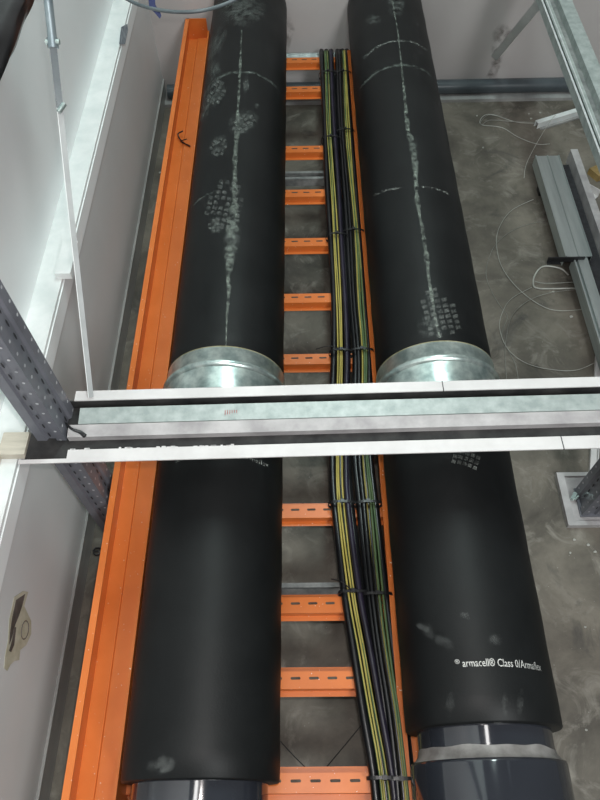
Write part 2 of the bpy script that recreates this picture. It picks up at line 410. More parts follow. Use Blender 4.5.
def text_on(name, txt, p0, p1, cx, mat, parent, hgt=None, R=RI+.001, label=None, fade_right=False):
    us = []
    cu = bpy.data.curves.new('t', 'FONT'); cu.body = txt; cu.resolution_u = 2; cu.size = 1
    to = bpy.data.objects.new('t', cu); COL.objects.link(to)
    dg = bpy.context.evaluated_depsgraph_get(); dg.update()
    me = bpy.data.meshes.new_from_object(to.evaluated_get(dg)); bpy.data.objects.remove(to); bpy.data.curves.remove(cu)
    bm = bmesh.new(); bm.from_mesh(me); bpy.data.meshes.remove(me)
    bmesh.ops.triangulate(bm, faces=bm.faces); bmesh.ops.subdivide_edges(bm, edges=bm.edges, cuts=1)
    x0 = min(v.co.x for v in bm.verts); x1 = max(v.co.x for v in bm.verts)
    t0, y0 = cyl(*p0, cx); t1, y1 = cyl(*p1, cx)
    sc = (t1-t0)*R/(x1-x0); hs = hgt if hgt else sc
    for v in bm.verts:
        u = (v.co.x-x0)/(x1-x0); us.append(u); v.co = onc(t0 + (t1-t0)*u, y0 + (y1-y0)*u + v.co.y*hs, cx, R)
    vals = [1.0]*len(bm.verts); fx = [(onc_u) for onc_u in us]; vals = [1-.55*max(0, u-.45)/.55 for u in fx] if fade_right else vals
    return fade_obj(name, bm, vals, mat, parent, label)
def tread(px, py, wpx, hpx, ang, cx, parent, rows=8, cols=5, label=None, seed=1):
    rnd = random.Random(seed); bm = bmesh.new(); vals = []
    ca, sa = math.cos(ang), math.sin(ang)
    for r in range(rows):
        for c in range(cols):
            v = (r+.5)/rows*2-1; u = (c+.5)/cols*2-1
            wid = math.sqrt(max(0, 1-(abs(v))**2.6))
            if abs(u) > wid or rnd.random() < .12: continue
            du, dv = .72/cols, .66/rows
            pts = []
            bend = .18*(u*u)
            for a, b in ((-du,-dv),(0,-dv*1.2),(du,-dv),(du,dv),(0,dv*.8),(-du,dv)):
                X = (u+a*(1+rnd.uniform(-.2,.2)))*wpx/2; Y = (v+b+bend)*hpx/2
                th, y = cyl(px + X*ca - Y*sa, py + X*sa + Y*ca, cx)
                pts.append(bm.verts.new(onc(th, y, cx, RI+.0012))); vals.append(rnd.uniform(.5, 1))
            bm.faces.new(pts)
    return fade_obj('boot_print', bm, vals, 'tread', parent, label)
def insulation(cx, y0, y1, parent):
    bm = bmesh.new(); pr = []
    n = max(3, int((y1-y0)/.05)); 
    pr.append((y0, RI-.024)); pr.append((y0, RI-.003)); pr.append((y0+.003, RI))
    for i in range(1, n): pr.append((y0+(y1-y0)*i/n, RI + .0007*math.sin(i*1.7)))
    pr += [(y1-.002, RI), (y1, RI-.002), (y1, RI-.024)]
    lathe_y(bm, cx, AZ, pr, 96, cap0=False, cap1=False)
    o = obj('insulation', bm, 'rubber', parent); autosmooth(o, 50); return o
M['rim'] = noise_mat('yellowed_glue_rim', (.30, .27, .14), (.45, .42, .28), 30, .5)
yLc = P(225, 347, AZ+RI).y; yRc = P(433, 342, AZ+RI).y
yLe = P(200, 779, AZ+RI).y; yRe = P(485, 722, AZ+RI).y
def collar(cx, y1, parent):
    bm = bmesh.new(); R = RI+.0035; y0 = y1-.125
    pr = [(y0, R-.012), (y0, R), (y1-.062, R), (y1-.058, R+.006), (y1-.051, R+.0085), (y1-.044, R+.006), (y1-.038, R), (y1-.001, R), (y1, R-.001), (y1, R-.012)]
    lathe_y(bm, cx, AZ, pr, 96, cap0=False, cap1=False)
    o = obj('collar', bm, 'galvbright', parent); autosmooth(o, 50); o['label'] = 'spangled zinc collar ring'
    bm = bmesh.new(); lathe_y(bm, cx, AZ, [(y1-.001, R), (y1+.002, R-.0005), (y1+.004, RI+.0003)], 96, cap0=False, cap1=False); obj('glue_rim', bm, 'rim', parent, smooth=True)
    return o
pl = empty('insulated_pipe', (0, 0, 0)); tag(pl, 'left black foam-insulated pipe resting on the orange cable ladder', 'pipe', None)
pr_ = empty('insulated_pipe', (0, 0, 0)); tag(pr_, 'right black foam-insulated pipe with white lettering and a wide slate socket at its near end', 'pipe', None)
for root, cx, yc_, ye in ((pl, PL['x'], yLc, yLe), (pr_, PR['x'], yRc, yRe)):
    insulation(cx, yc_-.004, WALLY-.002, root); insulation(cx, ye, yc_-.122, root); collar(cx, yc_, root)
    bm = bmesh.new(); lathe_y(bm, cx, AZ, [(-.8, .1345), (WALLY-.003, .1345)], 96)
    o = obj('carrier_pipe', bm, 'pvc', root); autosmooth(o, 50); o['label'] = 'glossy slate plastic pipe'
# socket of the right pipe
ysock = P(485, 757, AZ+.15).y
bm = bmesh.new(); cx = PR['x']
lathe_y(bm, cx, AZ, [(-.8, .153), (ysock-.006, .153), (ysock-.001, .151), (ysock, .148), (ysock, .134)], 96, cap0=False, cap1=False)
o = obj('pipe_socket', bm, 'pvc', pr_); autosmooth(o, 50)
bm = bmesh.new(); prv = None
for k in range(73):        # glue bead at the socket mouth
    th = 2*math.pi*k/72; wob = .022 + .006*noise.noise(Vector((math.cos(th)*3, math.sin(th)*3, 1)))
    row = [bm.verts.new(onc(th, ysock-.001, cx, .1475)), bm.verts.new(onc(th, ysock+wob*.5, cx, .1375)), bm.verts.new(onc(th, ysock+wob, cx, .1352))]
    if prv: bm.faces.new((prv[0], prv[1], row[1], row[0])); bm.faces.new((prv[1], prv[2], row[2], row[1]))
    prv = row
obj('glue_bead', bm, 'glue', pr_, smooth=True)
# glue seams, dust and prints
LX, RX = PL['x'], PR['x']
ribbon('glue_seam', [(241.7,30),(240,72),(238,110),(237,133),(235,157),(235,200),(232,227),(230,260),(228,277),(229,293),(227,313),(226,346)], LX,
       [.004,.009,.009,.016,.013,.016,.032,.026,.012,.010,.006,.002], 'seam', pl, 'pale dried glue line')
ribbon('glue_seam', [(391,-8),(398,33),(401.7,67),(405,100),(408,130),(413,147),(415,167),(417,200),(423,233),(427,260),(429,280),(433,303),(437,327),(440,338)], RX,
       [.004,.004,.005,.010,.013,.018,.016,.010,.010,.013,.008,.008,.006,.006], 'seam', pr_, 'pale dried glue line')
for a in ((240,10,28,18,0),(215,45,8,22,.5),(214,70,8,10,0),(215,92,11,18,.3),(246,85,4,9,0),(243,122,18,12,-.5),(218,146,9,13,.6),(205,110,5,14,.2),(216,226,8,9,0),(232,240,9,30,.1),(257,106,3,3,0)):
    blob('dust_patch', *a, LX, 'dust', pl)
for a in ((396,4,10,14,0),(373,20,9,6,0),(413,143,5,7,0),(415,160,5,10,0)):
    blob('dust_patch', *a, RX, 'dust', pr_)
ring_mark('worn_ring', 71, LX, -.95, 1.15, .022, 'ring', pl); ring_mark('worn_ring', 188, LX, -1.0, -.2, .010, 'ring', pl)
ring_mark('worn_ring', 67, RX, -1.25, .9, .024, 'ring', pr_); ring_mark('worn_ring', 43, RX, -1.0, .5, .010, 'ring', pr_)
tread(225, 204, 36, 48, .25, LX, pl, 9, 6, seed=3); tread(215, 92, 20, 26, .5, LX, pl, 6, 4, seed=5); tread(219, 147, 16, 20, .5, LX, pl, 5, 4, seed=8)
tread(243, 124, 26, 16, -.6, LX, pl, 4, 5, seed=9); tread(216, 226, 16, 14, 0, LX, pl, 4, 4, seed=19)
tread(440, 312, 34, 50, -.25, RX, pr_, 9, 5, seed=11); tread(466, 459, 28, 16, .3, RX, pr_, 3, 5, seed=13)
blob('dust_patch', 428, 325, 12, 14, .3, RX, 'dust', pr_)
text_on('lettering', '\u00ae', (455, 664), (460, 664), RX, 'print', pr_, hgt=.012)
text_on('lettering', 'armacell\u00ae Class 0/Armaflex', (463, 667), (541, 671), RX, 'print', pr_, hgt=.0205, fade_right=True, label='white printed lettering')
text_on('lettering', 'Class 0/Armaflex  armacell', (364, 60), (427, 52), RX, 'printfaint', pr_, hgt=.020)
text_on('lettering', 'Class 0/Armaflex', (374, 197), (402, 189), RX, 'printfaint', pr_, hgt=.016)
text_on('lettering', 'armacell', (421, 188), (448, 195), RX, 'printfaint', pr_, hgt=.016)
text_on('lettering', 'armacell   Class 0/Armaflex', (176, 463), (268, 468), LX, 'printfaint', pl, hgt=.018)
blob('scuff_patch', 160, 767, 14, 8, .15, LX, 'scuff', pl); blob('scuff_patch', 165, 764, 11, 9, .0, LX, 'scuff', pl, soft=.3)
for a in ((436,636,24,7,.6),(424,628,11,3,.45),(450,705,5,14,.1),(505,705,4,14,0),(520,702,4,14,.1),(495,640,8,7,0),(465,616,6,4,.5)):
    blob('scuff_patch', *a, RX, 'scuff', pr_)
M['walldust'] = dust_mat('brown_wall_dust', (.16, .13, .11), .40, .62, 28, .55)
def wall_stain(pxs, parent):
    bm = bmesh.new(); vals = []; rings = []
    for (x, y, wd) in pxs:
        c = PY(x, y, WALLY-.0012); row = []
        for k, f in ((-1, 0), (-.5, .8), (0, 1), (.5, .8), (1, 0)):
            row.append(bm.verts.new(c + Vector((k*wd/2, 0, 0)))); vals.append(f * (0 if (x, y, wd) in (pxs[0], pxs[-1]) else 1))
        if rings:
            for k in range(4): bm.faces.new((rings[-1][k], rings[-1][k+1], row[k+1], row[k]))
        rings.append(row)
    return fade_obj('stain', bm, vals, 'walldust', parent)
wf = bpy.data.objects['wall_far']
wall_stain([(504,22,.04),(503,32,.10),(500,44,.08),(497,56,.06),(496,66,.05),(490,78,.05),(489,84,.03)], wf)
wall_stain([(283,62,.04),(289,30,.06),(286,12,.03)], wf)
# ------------------------------------------------------------------ cables on the ladder
ZC = ZR + .001
def cable_path(pxs, dx, z, n=5):
    pts = []
    for (x, y) in pxs:
        p = P(x, y, z); pts.append(Vector((p.x + dx, p.y, z)))
    pts.sort(key=lambda v: -v.y)
    return pts
LB = [(327,48),(331,133),(337,233),(341,300),(342,353),(341,400),(341,455),(343,503),(354,592),(364,650),(374,710),(383,760),(388,800),(392,840)]
RB = [(341,48),(345,133),(353,233),(357,300),(361,353),(361,400),(362,455),(367,503),(376,592),(383,650),(392,710),(398,760),(402,800),(405,840)]
def cable(px, dx, lift, r, mats, label, grp, wob=.002, seed=0, twist=None, ph0=0):
    dxa, dxb = dx if isinstance(dx, tuple) else (dx, dx); dx = 0; z = ZC + lift + r; rnd = random.Random(seed)
    ph = rnd.uniform(0, 6); pts = cable_path(px, dx, z)
    far = Vector((pts[0].x, P(335, 51, z).y, pts[0].z)); 
    pts = [far] + [p for p in pts if p.y < far.y-.04]
    pts = smooth_path(pts, 8)
    for i, p in enumerate(pts):
        p.x += dxa + (dxb-dxa)*min(1, max(0, (1.3-p.y)/1.3)) + wob*math.sin(p.y*7+ph) ; p.z += abs(wob)*.5*(1+math.sin(p.y*9+ph*2))
    bm = bmesh.new()
    seg = 12
    if twist is not None:
        tube(bm, pts, r, seg, mifn=lambda i, k: 0 if ((k/seg + twist*pts[i].y + (seed % 3)*.06 + ph0 + .25) % 1) < .5 else 1)
    else: tube(bm, pts, r, seg)
    name = 'earth_wire' if twist is not None else 'power_cable'
    o = obj(name, bm, mats, smooth=True, origin=tuple(pts[len(pts)//2]))
    tag(o, label, 'cable', grp); return o
gL, gR = 'black cables of the left bundle', 'black cables of the right bundle'
for k, dx in enumerate((-.024, -.003, .018)):
    cable(LB, dx, 0, .0105, 'cable', ['leftmost', 'middle', 'rightmost'][k] + ' of the three thick black cables under the left wire bundle', gL, .0015, 10+k)
for k, dx in enumerate((-.018, .003, .023)):
    cable(RB, dx, 0, .0105, 'cable', ['leftmost', 'middle', 'rightmost'][k] + ' of the three thick black cables under the right wire bundle', gR, .0015, 20+k)
cable(LB, .014, .0205, .0075, 'purple', 'slim dark purplish cable on top of the left bundle', None, .0015, 31)
cable(RB, -.008, .0205, .0075, 'cable', 'slim black cable on top of the right bundle', None, .0015, 32)
for k, dx in enumerate(((-.0125, -.0135), (-.0065, -.0065), (.0005, .0015))):
    cable(LB, dx, .0205, .0026, ['yellow', 'green'], ['leftmost', 'middle', 'rightmost'][k] + ' green and yellow earth wire on top of the left bundle', 'earth wires of the left bundle', .0016, k+1, twist=.22, ph0=.5)
for k, dx in enumerate(((.006, -.010), (.0115, .0075), (.0170, .0150))):
    cable(RB, dx, .0205, (.0027, .0034, .0030)[k], ['yellow', 'green'], ['leftmost', 'middle', 'rightmost'][k] + ' green and yellow earth wire on top of the right bundle', 'earth wires of the right bundle', .0018, k+3, twist=.24, ph0=(.5, .0, .0)[k])
def tie(line, py, which, tail=None, n=0):
    import bisect
    for (a, b) in zip(line, line[1:]):
        if a[1] <= py <= b[1]: x = a[0] + (b[0]-a[0])*(py-a[1])/(b[1]-a[1])
    p = P(x, py, ZC+.02); ctr = Vector((p.x - .002 + (.004 if line is RB else 0), p.y, ZC + .017))
    bm = bmesh.new(); pts = []
    for k in range(33):
        a = 2*math.pi*k/32; ex = .0375; ez = .0215
        s, c_ = math.sin(a), math.cos(a)
        pts.append(Vector((ex*math.copysign(abs(s)**.7, s), 0, ez*math.copysign(abs(c_)**.8, c_))))
    prev = None
    for q in pts:
        row = [bm.verts.new(q + Vector((0, dy, 0)) + q.normalized()*dr) for dy, dr in ((-.0035, 0), (.0035, 0), (.0035, .0015), (-.0035, .0015))]
        if prev:
            for k in range(4): bm.faces.new((prev[k], prev[(k+1) % 4], row[(k+1) % 4], row[k]))
        prev = row
    box(bm, -.006, .004, -.005, .005, .0205, .028)
    if tail:
        q = Vector((-.004, 0, .026)); tube(bm, smooth_path([q, q+Vector(tail)*.5+Vector((0, .003, .01)), q+Vector(tail)], 4), .0016, 6)
    o = obj('cable_tie', bm, 'blackplastic', origin=None); o.location = ctr
    return o
ties = [('L', 75, 'nearest the far wall', None), ('L', 140, 'second from the far wall', None), ('L', 237, 'third from the far wall', None), ('L', 353, 'just beyond the white beam', (-.075, .0, -.002)), ('L', 504, 'just on the near side of the white beam', None), ('L', 593, 'with a long loose tail', (-.05, .03, -.004)), ('L', 778, 'at the bottom edge of the view', None),
        ('R', 75, 'nearest the far wall', None), ('R', 133, 'second from the far wall', None), ('R', 233, 'third from the far wall', None), ('R', 352, 'just beyond the white beam', None), ('R', 504, 'just on the near side of the white beam', None), ('R', 595, 'above the fourth rung from the bottom', None), ('R', 779, 'at the bottom edge of the view', None)]
for b, py, lab, tl in ties:
    o = tie(LB if b == 'L' else RB, py, b, tl)
    if 'fourth rung' in lab: lab = 'over the galvanised strut'
    tag(o, 'black tie round the %s wire bundle, %s' % ('left' if b == 'L' else 'right', lab), 'cable tie', 'cable ties round the wire bundles')
# ------------------------------------------------------------------ cross beam
BZ = CAMZ - 1.22
A0 = P(18, 463, BZ); A1 = P(600, 447, BZ); bd = (A1-A0).normalized()
bmx = frame_mat((A0.x, A0.y, BZ), bd)       # local x along the beam, y away from camera, z up
inv = bmx.inverted()
def bl(px, py): return inv @ P(px, py, BZ)
ys = [bl(300, v).y for v in (456, 443.5, 429, 417.7, 402, 394.5, 385)]
LEN = 1.62
xpost = bl(78, 400).x
cb = empty('cross_beam', (0, 0, 0)); tag(cb, 'white steel channel beam crossing over both black pipes', 'beam')
bm = bmesh.new(); 
xn = bl(67, 455).x; box(bm, 0, LEN, ys[0], ys[0]+.009, -.003, 0, 0, bmx); box(bm, xn, LEN, ys[0]+.009, ys[1], -.003, 0, 0, bmx)
for k in range(26):
    xx = xn + random.uniform(.0, .35)**1; box(bm, xx, xx+random.uniform(.004, .014), ys[1], ys[1]+random.uniform(.001, .004), -.003, -.0004, 0, bmx)
obj('near_flange', bm, 'white', cb)
bm = bmesh.new()
box(bm, xpost-.008, LEN, ys[5], ys[6], -.003, 0, 0, bmx)
obj('far_flange', bm, 'white', cb)
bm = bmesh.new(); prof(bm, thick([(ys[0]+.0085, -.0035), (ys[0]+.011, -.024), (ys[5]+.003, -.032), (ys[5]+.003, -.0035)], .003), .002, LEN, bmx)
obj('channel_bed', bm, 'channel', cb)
bm = bmesh.new()   # galvanised strut lying in the channel
prof(bm, thick([(ys[3]+.002, -.03), (ys[3]+.002, -.004), (ys[4], .0), (ys[4], -.03)], -.0025), xpost+.008, LEN, bmx)
for k in range(6):
    xx = bl(225+k*2.3, 410).x; box(bm, xx, xx+.0012, ys[3]+.012+random.uniform(0,.006), ys[3]+.024, -.0005, .0002, 1, bmx)
g = obj('strut', bm, ['mint', 'red'], cb); g['label'] = 'galvanised strut laid in the channel'
bm = bmesh.new()
prof(bm, thick([(ys[2], -.03), (ys[2], -.008), (ys[3], -.004), (ys[3], -.03)], -.003), xpost-.012, LEN, bmx)
g = obj('strut_lip', bm, 'whitedirty', cb); g['label'] = 'scuffed pale grey strip'
bm = bmesh.new()   # thin joints across the flanges
for px_, (a, b_) in ((448, (5, 6)), (556, (0, 1))):
    xx = bl(px_, 420).x; box(bm, xx, xx+.002, ys[a]-.001, ys[b_]+.001, -.002, .0004, 0, bmx)
obj('joint_line', bm, 'hole_gap_dark', cb)
bm = bmesh.new()   # black tie scrap hanging off the strut end
q0 = P(66, 424, BZ+.004)
tube(bm, smooth_path([P(66, 423, BZ+.004), P(72, 429, BZ+.012), P(80, 432, BZ+.006), P(85, 436, BZ+.004)], 5), lambda t: .002+.003*t, 6)
tag(obj('tie_scrap', bm, 'blackplastic', smooth=True, origin=tuple(q0)), 'black plastic tie end at the left end of the strut in the white beam', 'cable tie')
# ------------------------------------------------------------------ right-hand beam, parallel to the pipes, on the same level
bxl = P(543, 0, BZ).x
rb = empty('side_beam', (0, 0, 0)); tag(rb, 'pale galvanised channel beam parallel to the pipes at the top right corner', 'beam')
yb1 = WALLY-.01; yb0 = A1.y + .22
my = frame_mat((0, 0, BZ), (0, 1, 0))      # local y -> -X
def XR(r, h=0): return None
def xs(px): return P(px, 0, BZ).x
bm = bmesh.new()
prof(bm, thick([(-xs(541), -.028), (-xs(541), 0), (-xs(543), 0)], .002), yb0, yb1, my); prof(bm, thick([(-xs(543), -.028), (-xs(550), -.028)], .002), yb0, yb1, my, 1)
prof(bm, thick([(-xs(544.5), -.0), (-xs(549.5), -.0), (-xs(549.5), -.028)], .002), yb0, yb1, my)
box(bm, xs(540.6), xs(542.4), yb0, yb1, BZ+.0022, BZ+.0034, 2); box(bm, xs(545.2), xs(546.4), yb0, yb1, BZ+.0022, BZ+.0034, 2)
obj('strut', bm, ['mint', 'midgrey', 'strutlip'], rb)  # shade painted in the recess, light on the lip edges
bm = bmesh.new(); box(bm, xs(549.5), xs(563), yb0, yb1, -.032+BZ, -.026+BZ); obj('channel_bed', bm, 'midgrey', rb)
bm = bmesh.new(); prof(bm, thick([(-xs(559), -.028), (-xs(559), 0), (-xs(572), 0), (-xs(572), -.04)], .003), yb0, yb1, my); obj('far_flange', bm, 'mint', rb)
# brace strip from that beam to the far wall
a = PY(494, 58, WALLY-.005); b = P(545, -4, BZ-.01)
m2 = frame_mat(a, b-a, up=CAMP-(a+b)/2); bm = bmesh.new(); box(bm, 0, (b-a).length, -.016, .016, -.002, .002, 0, m2)
box(bm, 0, (b-a).length, -.016, -.014, -.010, .002, 0, m2)
tag(obj('brace_strip', bm, 'ledge', origin=None), 'pale flat steel brace from the far wall up to the top right beam', 'brace')
# ------------------------------------------------------------------ rack posts
def rack_post(x0, x1, y0, y1, z0, z1, label):
    root = empty('rack_post', ((x0+x1)/2, (y0+y1)/2, z0)); tag(root, label, 'post')
    w_, d_ = (x1-x0), (y1-y0)
    # folded section: near web, right web with shallow ribs
    sgn = 1 if (x0+x1)/2 < 0 else -1
    hw, hd = w_/2, d_/2
    path = [(-hw, hd*.2), (-hw, -hd), (-hw*.35, -hd), (-hw*.25, -hd+.006), (hw*.25, -hd+.006), (hw*.35, -hd), (hw, -hd), (hw, -hd*.45), (hw-.006, -hd*.35), (hw-.006, hd*.30), (hw, hd*.40), (hw, hd), (hw-.016, hd)]
    path = [(sgn*a, b) for a, b in path]
    bm = bmesh.new(); ol = thick(path, .002*sgn)
    mm = Matrix(((0,1,0,0),(0,0,1,0),(1,0,0,0),(0,0,0,1)))   # local x->z
    a = [bm.verts.new((p[0], p[1], .006)) for p in ol]; b = [bm.verts.new((p[0], p[1], z1-z0)) for p in ol]
    n = len(ol)
    for i in range(n): bm.faces.new((a[i], a[(i+1) % n], b[(i+1) % n], b[i]))
    # punched holes
    def hole(c, u, rw, rh, mi):
        vs = []
        for k in range(10):
            an = 2*math.pi*k/10; vs.append(bm.verts.new(Vector(c) + Vector(u)*rw*math.cos(an) + Vector((0, 0, 1))*rh*math.sin(an)))
        bm.faces.new(vs).material_index = mi
    z = .04
    while z < z1-z0-.03:
        hole((sgn*hw*.68, -hd-.0026, z), (1, 0, 0), .0030, .0030, 1)
        hole((0, -hd+.0034, z+.0125), (1, 0, 0), .0022, .009, 2)
        hole((sgn*(hw+.0026), -hd*.72, z), (0, 1, 0), .0035, .0035, 1); hole((sgn*(hw+.0026), hd*.72, z), (0, 1, 0), .0035, .0035, 1)
        hole((sgn*(hw-.0034), 0, z+.0125), (0, 1, 0), .0030, .010, 2)
        z += .036
    obj('upright', bm, ['post', 'hole', 'hole_gap_dark'], root)
    bm = bmesh.new(); box(bm, -w_/2-.003, w_/2+.003, -d_/2-.003, d_/2+.003, 0, .006)
    obj('foot_plate', bm, 'post', root)
    return root
rack_post(-.575, -.513, .695, .778, 0, 2.2, 'blue grey perforated rack upright standing at the left end of the white beam')
# footing plate of the right post
q = P(557, 477, .012); q2 = P(565, 522, .012)
bm = bmesh.new(); px0 = q.x + .010; 
fp = empty('footing_tray', (0, 0, 0)); tag(fp, 'white painted footing tray on the floor under the right-hand rack post', 'footing')
box(bm, px0+.01, px0+.30, q2.y, q.y, 0, .012); 
g = obj('plate', bm, 'whitedirty', fp)
bm = bmesh.new()
box(bm, px0-.012, px0+.31, q2.y-.014, q2.y, 0, .020); box(bm, px0-.012, px0+.01, q2.y, q.y+.012, 0, .020); box(bm, px0+.01, px0+.31, q.y, q.y+.012, 0, .020)
obj('rim', bm, 'trayrim', fp)
pp = P(581, 516, .012)
rack_post(pp.x, pp.x+.06, q2.y+.018, q2.y+.105, .012, 2.2, 'dark perforated rack upright standing in the footing tray at the right edge')
bm = bmesh.new(); c = P(573, 497, .02)
mm = Matrix.Translation(c+Vector((0,0,.004))) @ Matrix.Rotation(math.radians(55), 4, 'Z')
box(bm, -.013, .013, -.0055, .0055, -.006, .007, 0, mm); bmesh.ops.bevel(bm, geom=bm.edges[:], offset=.002, segments=2)
tube(bm, [mm @ Vector((-.008, -.008, .0)), mm @ Vector((.016, -.013, .004))], .0028, 8)
tag(obj('anchor_bolt', bm, 'galvbright', origin=tuple(c)), 'shiny zinc anchor bolt in the footing tray by the right-hand post', 'bolt')
# pale strip leading to the footing
a = P(592.5, 474, .008); b = P(598.5, 356, .008); d = b-a; m2 = frame_mat(a, d); bm = bmesh.new()
box(bm, .0, d.length, -.013, .010, -.008, .006, 0, m2); box(bm, 0, d.length, -.013, -.010, .006, .014, 0, m2)
tag(obj('floor_strip', bm, 'white'), 'narrow white strip on the floor running from the footing tray under the beam', 'strip')
# ------------------------------------------------------------------ lower galvanised struts by the right edge
ZS = .095
def lx(px, py): return P(px, py, ZS).x
sx0, sx1 = lx(536, 157), lx(559, 154)
yF = P(545, 155, ZS).y; yClip = P(565, 256, ZS).y; yN2 = P(598, 420, ZS).y
ls = empty('floor_channel', (0, 0, 0)); tag(ls, 'galvanised double channel lying above the floor at the right, clipped near its middle', 'channel')
mz = frame_mat((0, 0, 0), (0, 1, 0))
bm = bmesh.new(); md = (sx0+sx1)/2
prof(bm, thick([(-sx0, ZS-.05), (-sx0, ZS), (-(sx0+.006), ZS), (-(sx0+.008), ZS-.004), (-(md-.002), ZS-.004), (-md, ZS), (-(md+.003), ZS), (-(md+.005), ZS-.004), (-(sx1-.004), ZS-.004), (-(sx1-.002), ZS), (-sx1, ZS), (-sx1, ZS-.05)], .0018), yClip, yF, mz)
g = obj('wide_channel', bm, 'streak', ls)
a1, a2 = lx(576, 262), lx(590, 262)
bm = bmesh.new(); prof(bm, thick([(-a1, ZS-.06), (-a1, ZS-.008), (-(a1+.005), ZS-.008), (-(a1+.007), ZS-.02), (-(a1+.013), ZS-.02), (-(a1+.014), ZS-.008), (-a2, ZS-.008), (-a2, ZS-.06)], .0018), yN2, yClip, mz)
obj('narrow_channel', bm, 'streak', ls)
bm = bmesh.new(); b1, b2 = lx(560, 155), lx(569, 155)
box(bm, sx1+.001, lx(570.5, 155), yN2, yF-.02, ZS-.055, ZS-.035); obj('gap_shade', bm, 'hole_gap_dark', ls)  # near-black strip painted in for the shade between channel and flange
bm = bmesh.new(); f1, f2 = lx(571, 152), lx(578, 152)
prof(bm, thick([(-f1, ZS-.06), (-f1, ZS+.004), (-f2, ZS+.004), (-f2, ZS-.06)], .002), yN2, P(572, 150, ZS).y, mz); g = obj('pale_flange', bm, 'whitedirty', ls)
bm = bmesh.new(); c0 = P(548, 258, ZS); c1 = P(584, 255, ZS)
box(bm, c0.x, c1.x, c0.y-.004, c0.y, ZS-.018, ZS+.005); box(bm, c0.x, c0.x+.05, c0.y-.014, c0.y-.003, ZS-.021, ZS-.018)
tube(bm, [Vector((c0.x+.018, c0.y-.0085, ZS-.021)), Vector((c0.x+.018, c0.y-.0085, ZS-.012))], .004, 8)
g = obj('clip_bracket', bm, 'blackplastic', ls); g['label'] = 'dark clip bracket'
bm = bmesh.new()
bm.free()
for yy in (yF-.12, yN2+.12):
    bm = bmesh.new(); box(bm, sx0+.012, f2+.0, yy-.02, yy+.02, 0, ZS-.06+.006)
    obj('spacer_block', bm, 'channel', ls)
# crumbs of debris on the floor
CR = [(477,116),(529,114),(531,119),(483,148),(540,113),(505,560),(455,505),(574,540),(588,545),(595,552),(586,730),(585,627),(570,553),(553,292),(571,317),(160,173),(161,128),(128,170),(100,640),(85,700)]
for i, (x, y) in enumerate(CR):
    bm = bmesh.new(); c = P(x, y, 0); q_ = random.uniform(.003, .0065)
    bmesh.ops.create_icosphere(bm, subdivisions=1, radius=q_)
    for v in bm.verts: v.co = Vector((v.co.x*random.uniform(.7, 1.5), v.co.y*random.uniform(.6, 1.2), max(v.co.z, -q_*.5)*.8))
    tag(obj('plaster_crumb', bm, 'wirewhite', origin=None), 'small white plaster crumb on the concrete floor', 'crumb', 'white crumbs on the floor').location = (c.x, c.y, q_*.4)
# short white trunking offcut on the floor near the far wall
a = P(536, 125, .012); b = P(592, 108, .012); d = b-a; d.z = 0
root = empty('trunking_offcut', a); m2 = frame_mat((0, 0, 0), d); tag(root, 'short white trunking offcut lying on the floor near the far wall', 'trunking')
bm = bmesh.new(); prof(bm, thick([(-.012, -.012), (-.012, .016), (.012, .016), (.012, -.012)], -.002), 0, d.length, m2); obj('cover', bm, 'ledge', root)
bm = bmesh.new(); prof(bm, thick([(-.030, -.004), (-.030, -.012), (.022, -.012), (.022, -.004)], .002), .012, d.length, m2); obj('base_channel', bm, 'skirt', root)
# white bracket and scrap of wood beside the floor channel
a = P(580, 183, .03); b = P(598, 193, .03); d = b-a; m2 = frame_mat((a+b)/2 + Vector((0, 0, -.024)), d); bm = bmesh.new()
box(bm, -.04, .045, -.016, .016, -.004, 0, 0, m2); box(bm, -.04, .045, .013, .016, 0, .03, 0, m2)
tube(bm, [m2 @ Vector((0, 0, 0)), m2 @ Vector((0, 0, .001))], .005, 8, mi=1)
tag(obj('angle_bracket', bm, ['white', 'hole_gap_dark'], origin=tuple((a+b)/2)), 'small white angle bracket beside the galvanised floor channel', 'bracket')
c = P(596, 171, .02); bm = bmesh.new(); mm = Matrix.Translation((c.x+.02, c.y, .016)) @ Matrix.Rotation(.5, 4, 'Z')
box(bm, -.04, .05, -.03, .03, -.016, .014, 0, mm); bmesh.ops.bevel(bm, geom=bm.edges[:], offset=.002, segments=1)
tag(obj('wood_scrap', bm, 'scrapwood', origin=(c.x+.02, c.y, .0)), 'ochre scrap of wood on the floor at the right edge', 'wood')
# ------------------------------------------------------------------ wires on the floor
def wire(pxs, r, mat, label, grp=None, lift=0.0, name='loose_wire', cat='wire'):
    pts = smooth_path([P(x, y, r+lift+.0008*math.sin(i*2)) for i, (x, y) in enumerate(pxs)], 8)
    for p in pts: p.z = max(p.z, r+.0004)
    bm = bmesh.new(); tube(bm, pts, r, 6)
    return tag(obj(name, bm, mat, smooth=True, origin=tuple(pts[0])), label, cat, grp)
def z8(L): return [(400+x/3, 200+y/3) for x, y in L]
wire(z8([(400,-2),(330,35),(292,100),(295,170),(320,225),(370,280),(430,320),(480,332),(552,328)]), .0013, 'wirewhite', 'pale thin wire making the innermost open curve on the floor beside the right pipe', lift=.004)
wire(z8([(440,60),(350,85),(290,130),(262,190),(260,235),(280,285),(305,325),(322,352),(305,400),(318,440),(345,490),(355,540)]), .0012, 'wiregrey', 'thin grey wire bulging nearest the right pipe and running under the white beam')
wire(z8([(395,262),(330,300),(300,360),(305,410),(330,455),(380,490),(450,508),(530,510),(600,480)]), .0012, 'wirewhite', 'pale thin wire sweeping in a low arc just beyond the white beam', lift=.003)
wire(z8([(540,268),(450,278),(380,305),(335,350),(318,420),(315,470),(320,540)]), .0010, 'wiregrey', 'thin dark grey wire curling from the floor channel down to the white beam', lift=.006)
